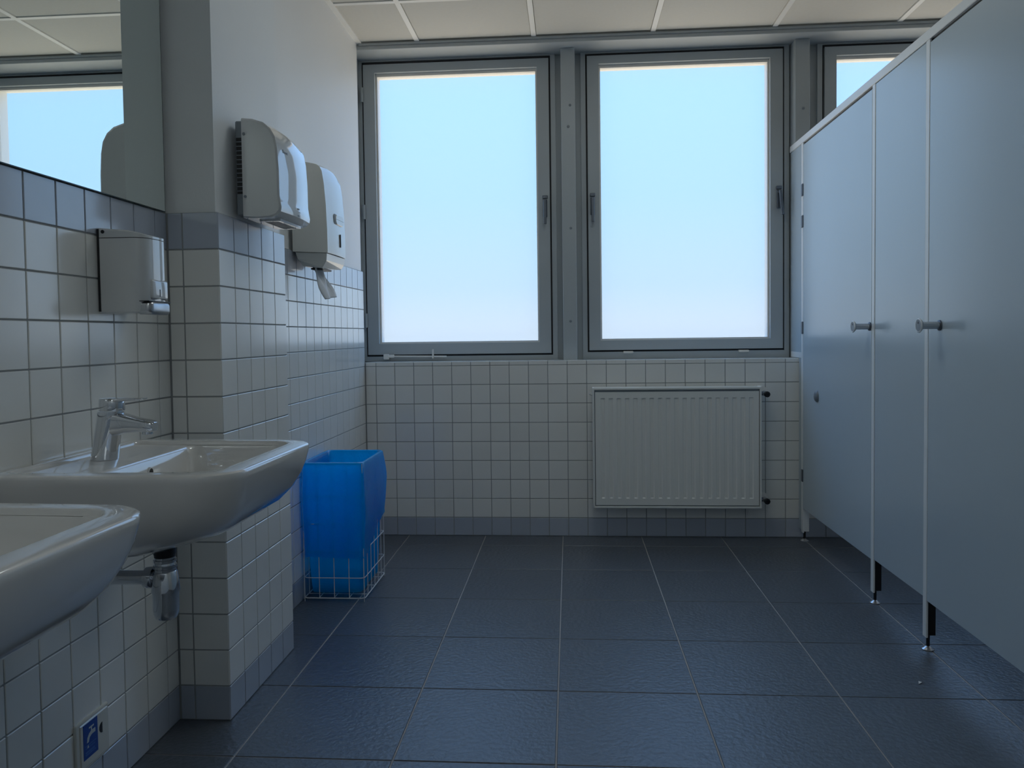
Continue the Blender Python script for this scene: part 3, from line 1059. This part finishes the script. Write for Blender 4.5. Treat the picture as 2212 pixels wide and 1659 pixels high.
# ------------------------------------------------------------------ radiator
def radiator():
    x0, x1, z0, z1, yf, yb = 0.113, 0.942, 0.170, 0.777, 3.952, 4.030
    t = empty('radiator', ((x0 + x1) / 2, yb, z0), 'white ribbed panel radiator under the middle window', 'radiator')
    # ribbed front sheet
    bm = B()
    nr = 19
    cols = []
    ra, rb = x0 + 0.030, x1 - 0.030
    pitch = (rb - ra) / nr
    prof = [(x0 + 0.0125, 0.0)]
    for k in range(nr):
        a = ra + pitch * k
        prof += [(a + pitch * .22, 0.0), (a + pitch * .34, 1.0), (a + pitch * .66, 1.0), (a + pitch * .78, 0.0)]
    prof.append((x1 - 0.0125, 0.0))
    zs = [(z0 + 0.017, 0), (z0 + 0.050, 0), (z0 + 0.0560, 1), (z1 - 0.0570, 1), (z1 - 0.052, 0), (z1 - 0.022, 0)]
    depth = 0.0055
    grid = [[bm.verts.new((x, yf + depth * d * k, z)) for x, d in prof] for z, k in zs]
    back = [[bm.verts.new((x, yf + 0.014, z)) for x in (x0 + 0.012, x1 - 0.012)] for z in (zs[0][0], zs[-1][0])]
    for A, C in zip(grid, grid[1:]):
        for i in range(len(prof) - 1):
            bm.faces.new((A[i], A[i + 1], C[i + 1], C[i]))
    bm.faces.new([back[0][0], back[0][1]] + [v for v in reversed(grid[0])])
    bm.faces.new([back[1][1], back[1][0]] + [v for v in grid[-1]])
    bm.faces.new([back[0][0]] + [r_[0] for r_ in grid] + [back[1][0]])
    bm.faces.new([back[1][1]] + [r_[-1] for r_ in reversed(grid)] + [back[0][1]])
    obj('front_panel', bm, 'radiator', t, smooth=0.5)
    obj('panel_gap', bx(x0 + 0.008, x1 - 0.008, yf + 0.009, yf + 0.0135, z0 + 0.010, z1 - 0.008), 'grey_plastic', t)
    obj('back_panel', bx(x0 + 0.012, x1 - 0.012, yb - 0.014, yb, z0 + 0.014, z1 - 0.016, bevel=0.002), 'radiator', t)
    for x in (x0, x1 - 0.009):
        obj('side_cover', bx(x, x + 0.009, yf - 0.003, yb, z0 + 0.002, z1, bevel=0.003, seg=2), 'radiator', t)
    obj('top_frame', bx(x0 + 0.006, x1 - 0.006, yf - 0.002, yf + 0.010, z1 - 0.012, z1, bevel=0.003, seg=2), 'radiator', t)
    obj('top_frame', bx(x0 + 0.006, x1 - 0.006, yb - 0.010, yb, z1 - 0.012, z1, bevel=0.003, seg=2), 'radiator', t)
    obj('bottom_edge', bx(x0 + 0.006, x1 - 0.006, yf + 0.001, yf + 0.014, z0, z0 + 0.012, bevel=0.003), 'radiator', t)
    for k in range(40):
        x = x0 + 0.022 + (x1 - x0 - 0.044) * k / 39
        obj('grille_bar', bx(x - 0.004, x + 0.004, yf + 0.008, yb - 0.008, z1 - 0.009, z1 - 0.005), 'radiator', t)
    for z, k in ((z1 - 0.036, 1), (z0 + 0.040, 0)):
        bm = B()
        tube(bm, [(x1 - 0.004, yf + 0.036, z), (x1 + 0.026, yf + 0.036, z)], 0.0105, 16)
        v = obj('valve_stub', bm, 'dark_steel', t, smooth=0.7)
        bm = B()
        tube(bm, [(x1 + 0.024, yf + 0.006, z), (x1 + 0.024, yf + 0.055, z)], 0.0135, 16)
        obj('valve_body', bm, 'steel', v, smooth=0.7)
        bm = B()
        tube(bm, [(x1 + 0.014, yf + 0.045, z + 0.012), (x1 + 0.014, YB + 0.004, z + 0.012)], 0.0235, 20)
        obj('pipe_collar', bm, 'bead', v, smooth=0.7)
        bm = B()
        lathe(bm, [(0.0125, 0.016), (0.0145, 0.012), (0.0145, 0.0), (0.0105, -0.002), (0.0095, 0.002), (0.005, 0.002), (0.0045, -0.001), (0.0, -0.001)],
              (x1 + 0.026, yf - 0.006, z - 0.002), 'Y', 20, True, False)
        obj('valve_cap', bm, 'black', v, smooth=0.5)
    bm = B()
    tube(bm, [(x0 + 0.004, yf + 0.036, z1 - 0.036), (x0 - 0.006, yf + 0.036, z1 - 0.036), (x0 - 0.014, yf + 0.034, z1 - 0.030)], 0.006, 10)
    obj('air_vent', bm, 'bead', t, smooth=0.7)
    for x in (x0 + 0.12, x1 - 0.12):
        obj('wall_bracket', bx(x - 0.015, x + 0.015, yb - 0.002, YB + 0.003, z0 + 0.06, z1 - 0.06), 'radiator', t)


radiator()

# ------------------------------------------------------------------ cubicles
XC = 1.150
ZR0, ZR1 = 1.969, 2.001
DZ0, DZ1 = 0.166, 1.957


def cubicle_frame():
    t = empty('cubicle_frame', (XC + 0.015, 3.0, 0), 'white aluminium cubicle front frame with head rail, posts and fixed panels', 'cubicle frame')
    obj('head_rail', bx(XC - 0.002, XC + 0.034, 0.30, 4.214, ZR0, ZR1, bevel=0.002), 'alu', t)
    obj('rail_gap_shade', bx(XC + 0.009, XC + 0.030, 0.30, 4.0, ZR0 - 0.016, ZR0 + 0.001), 'black', t)  # black strip standing in for the shade in the gap above the doors
    for a in (3.0695, 2.6215, 1.6985):
        obj('post_gap_shade', bx(XC + 0.008, XC + 0.024, a - 0.002, a + 0.006, DZ0 + 0.01, ZR0), 'black', t)  # black strips painting the shade in the narrow gaps beside the posts
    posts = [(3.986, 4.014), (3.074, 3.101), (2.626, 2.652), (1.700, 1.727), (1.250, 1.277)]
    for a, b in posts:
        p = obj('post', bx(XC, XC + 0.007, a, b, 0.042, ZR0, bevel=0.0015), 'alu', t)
        obj('post_core', bx(XC + 0.0068, XC + 0.031, a + 0.002, b - 0.001, 0.050, ZR0), 'alu' if a > 3.9 else 'black', p)  # black paints the shaded inside of the open posts, window-side post left light
        yc, xc = (a + b) / 2, XC + 0.012
        bm = B()
        tube(bm, [(xc, yc, 0.008), (xc, yc, 0.046)], 0.0055, 12)
        obj('foot_stud', bm, 'black', p, smooth=0.7)
        bm = B()
        lathe(bm, [(0.0195, 0.0), (0.0195, 0.003), (0.013, 0.007), (0.006, 0.012), (0.0, 0.0125)], (xc, yc, 0.0), 'Z', 24, True, False)
        obj('foot_disc', bm, 'steel', p, smooth=0.6)
    # fixed panels: one towards the window, one between the two doors
    obj('fixed_panel', bx(XC + 0.003, XC + 0.028, 4.0145, 4.205, ZS + 0.004, ZR0 - 0.001), 'laminate', t)
    obj('sill_block', bx(XC + 0.001, XC + 0.030, 4.0145, 4.200, ZS + 0.002, ZS + 0.030, bevel=0.001), 'alu', t)
    obj('fixed_panel', bx(XC + 0.003, XC + 0.028, 4.0145, YB - 0.002, 0.05, ZS + 0.003), 'laminate', t)
    obj('fixed_panel', bx(XC + 0.001, XC + 0.028, 2.6525, 3.0690, DZ0 + 0.006, ZR0 - 0.003, bevel=0.001), 'laminate', t)
    obj('fixed_panel', bx(XC + 0.001, XC + 0.028, 1.2775, 1.6995, DZ0 + 0.006, ZR0 - 0.003, bevel=0.001), 'laminate', t)
    return t


cubicle_frame()


def cubicle_door(y0, y1, hy, hz, hinge_y, label, bumper):
    t = empty('cubicle_door', (XC + 0.012, hinge_y, DZ0), label, 'cubicle door', 'cubicle doors')
    lf = obj('leaf', bx(XC, XC + 0.024, y0, y1, DZ0, DZ1, bevel=0.001), 'laminate', t)
    # knob: stem standing off the leaf, flared disc with a steel ring
    bm = B()
    lathe(bm, [(0.0115, 0.0), (0.0115, -0.052), (0.0135, -0.056), (0.0190, -0.060)], (XC, hy, hz), 'X', 24)
    kn = obj('knob', bm, 'steel', t, smooth=0.6)
    bm = B()
    lathe(bm, [(0.0195, 0.0), (0.0225, -0.002), (0.0225, -0.005), (0.0195, -0.0065), (0.0180, -0.0055)], (XC - 0.059, hy, hz), 'X', 28)
    obj('knob_ring', bm, 'alu', kn, smooth=0.6)
    bm = B()
    lathe(bm, [(0.0182, 0.002), (0.0182, -0.0058), (0.0, -0.0060)], (XC - 0.059, hy, hz), 'X', 28, True, False)
    obj('knob_face', bm, 'grey_plastic', kn, smooth=0.5)
    bm = B()
    lathe(bm, [(0.0042, 0.0), (0.0042, -0.0008), (0.0, -0.0008)], (XC - 0.0648, hy + 0.001, hz + 0.009), 'X', 12, True, False)
    obj('indicator_hole', bm, 'black', kn)
    bm = B()
    lathe(bm, [(0.0165, 0.0), (0.0165, -0.004), (0.0125, -0.006)], (XC + 0.0005, hy, hz), 'X', 24)
    obj('rose', bm, 'dark_steel', kn, smooth=0.6)
    for z0_, z1_ in ((1.710, 1.769), (1.556, 1.615), (1.034, 1.094), (0.30, 0.36)):
        a, b = (hinge_y - 0.012, hinge_y + 0.010)
        obj('hinge', bx(XC - 0.005, XC + 0.002, a, b, z0_, z1_, bevel=0.001), 'dark_steel', t)
    if bumper:
        by, bz = bumper
        bm = B()
        bmesh.ops.create_uvsphere(bm, u_segments=20, v_segments=12, radius=1.0)
        for v in bm.verts:
            v.co = Vector((XC + v.co.x * 0.016, by + v.co.y * 0.024, bz + v.co.z * 0.028))
        obj('door_bumper', bm, 'grey_plastic', t, smooth=True)
    return t


cubicle_door(3.1025, 3.984, 3.118, 1.062, 3.992, 'far cubicle door beside the radiator, with grey oval bumper', (3.760, 0.743))
cubicle_door(1.7285, 2.6215, 2.545, 1.060, 1.722, 'nearest cubicle door running out of the right edge', None)

# ------------------------------------------------------------------ access flap low on the wall
def access():
    y0, y1, z0, z1 = 1.601, 1.722, 0.098, 0.212
    xf = XS
    t = empty('access_panel', (xf, (y0 + y1) / 2, z0), 'small white plastic access flap with blue tap sticker low on the wall', 'access panel')
    obj('frame', bx(xf - 0.002, xf + 0.006, y0, y1, z0, z1, bevel=0.003, seg=2), 'plastic_matt', t)
    fp = obj('flap', bx(xf + 0.004, xf + 0.0085, y0 + 0.012, y1 - 0.006, z0 + 0.007, z1 - 0.007, bevel=0.002), 'plastic_matt', t)
    bm = B()
    pts = [(y1 - 0.030 - 0.011 * math.sin(a), (z0 + z1) / 2 + 0.012 - 0.012 * math.cos(a)) for a in [math.pi * k / 12 for k in range(13)]]
    prism(bm, pts, 'X', xf + 0.008, xf + 0.0092)
    obj('finger_hole', bm, 'black', fp)
    # sticker: tap pictogram with a drop and lines of small print
    xs = xf + 0.0092
    sy0, sy1, sz0, sz1 = y0 + 0.021, y0 + 0.073, z0 + 0.026, z0 + 0.104
    stk = obj('sticker', bx(xf + 0.008, xs, sy0, sy1, sz0, sz1), 'sticker', fp)
    cy_, cz_ = (sy0 + sy1) / 2, sz1 - 0.027
    bm = B()
    outline = [(0.016, 0.006), (0.016, -0.004), (0.003, -0.004), (-0.004, -0.008), (-0.008, -0.018), (-0.014, -0.018), (-0.012, -0.006), (-0.006, 0.002), (0.002, 0.006)]
    prism(bm, [(cy_ + a * 1.05, cz_ + b * 0.9) for a, b in outline], 'X', xs - 0.0002, xs + 0.0004)
    prism(bm, [(cy_ + a, cz_ + b) for a, b in ((-0.006, 0.012), (0.012, 0.012), (0.012, 0.0155), (-0.006, 0.0155))], 'X', xs - 0.0002, xs + 0.0004)
    prism(bm, [(cy_ + a, cz_ + b) for a, b in ((0.001, 0.005), (0.005, 0.005), (0.005, 0.0125), (0.001, 0.0125))], 'X', xs - 0.0002, xs + 0.0004)
    prism(bm, [(cy_ + a, cz_ + b) for a, b in ((-0.014, -0.028), (-0.008, -0.028), (-0.0105, -0.0205))], 'X', xs - 0.0002, xs + 0.0004)
    obj('tap_symbol', bm, 'sticker_print', stk)
    for k, (zl, hh, w_) in enumerate(((0.030, 0.0022, 0.040), (0.0245, 0.0022, 0.036), (0.0165, 0.0042, 0.034), (0.0105, 0.0028, 0.038))):
        obj('print_line', bx(xs - 0.0002, xs + 0.0003, sy0 + 0.005, sy0 + 0.005 + w_, sz0 + zl - hh, sz0 + zl), 'sticker_line', stk)


access()

# ------------------------------------------------------------------ scrap of paper on the floor
bm = B()
pts = [(0, 0, 0.001), (0.010, 0.003, 0.004), (0.014, 0.012, 0.0015), (0.004, 0.010, 0.005)]
vs = [bm.verts.new((1.02 + p[0], 2.375 + p[1], p[2])) for p in pts]
bm.faces.new((vs[0], vs[1], vs[3]))
bm.faces.new((vs[1], vs[2], vs[3]))
o = obj('paper_scrap', bm, 'paper', org=(1.02, 2.375, 0.0))
o.modifiers.new('thickness', 'SOLIDIFY').thickness = 0.0008
tag(o, 'tiny white paper scrap on the dark floor before the cubicles', 'paper scrap')
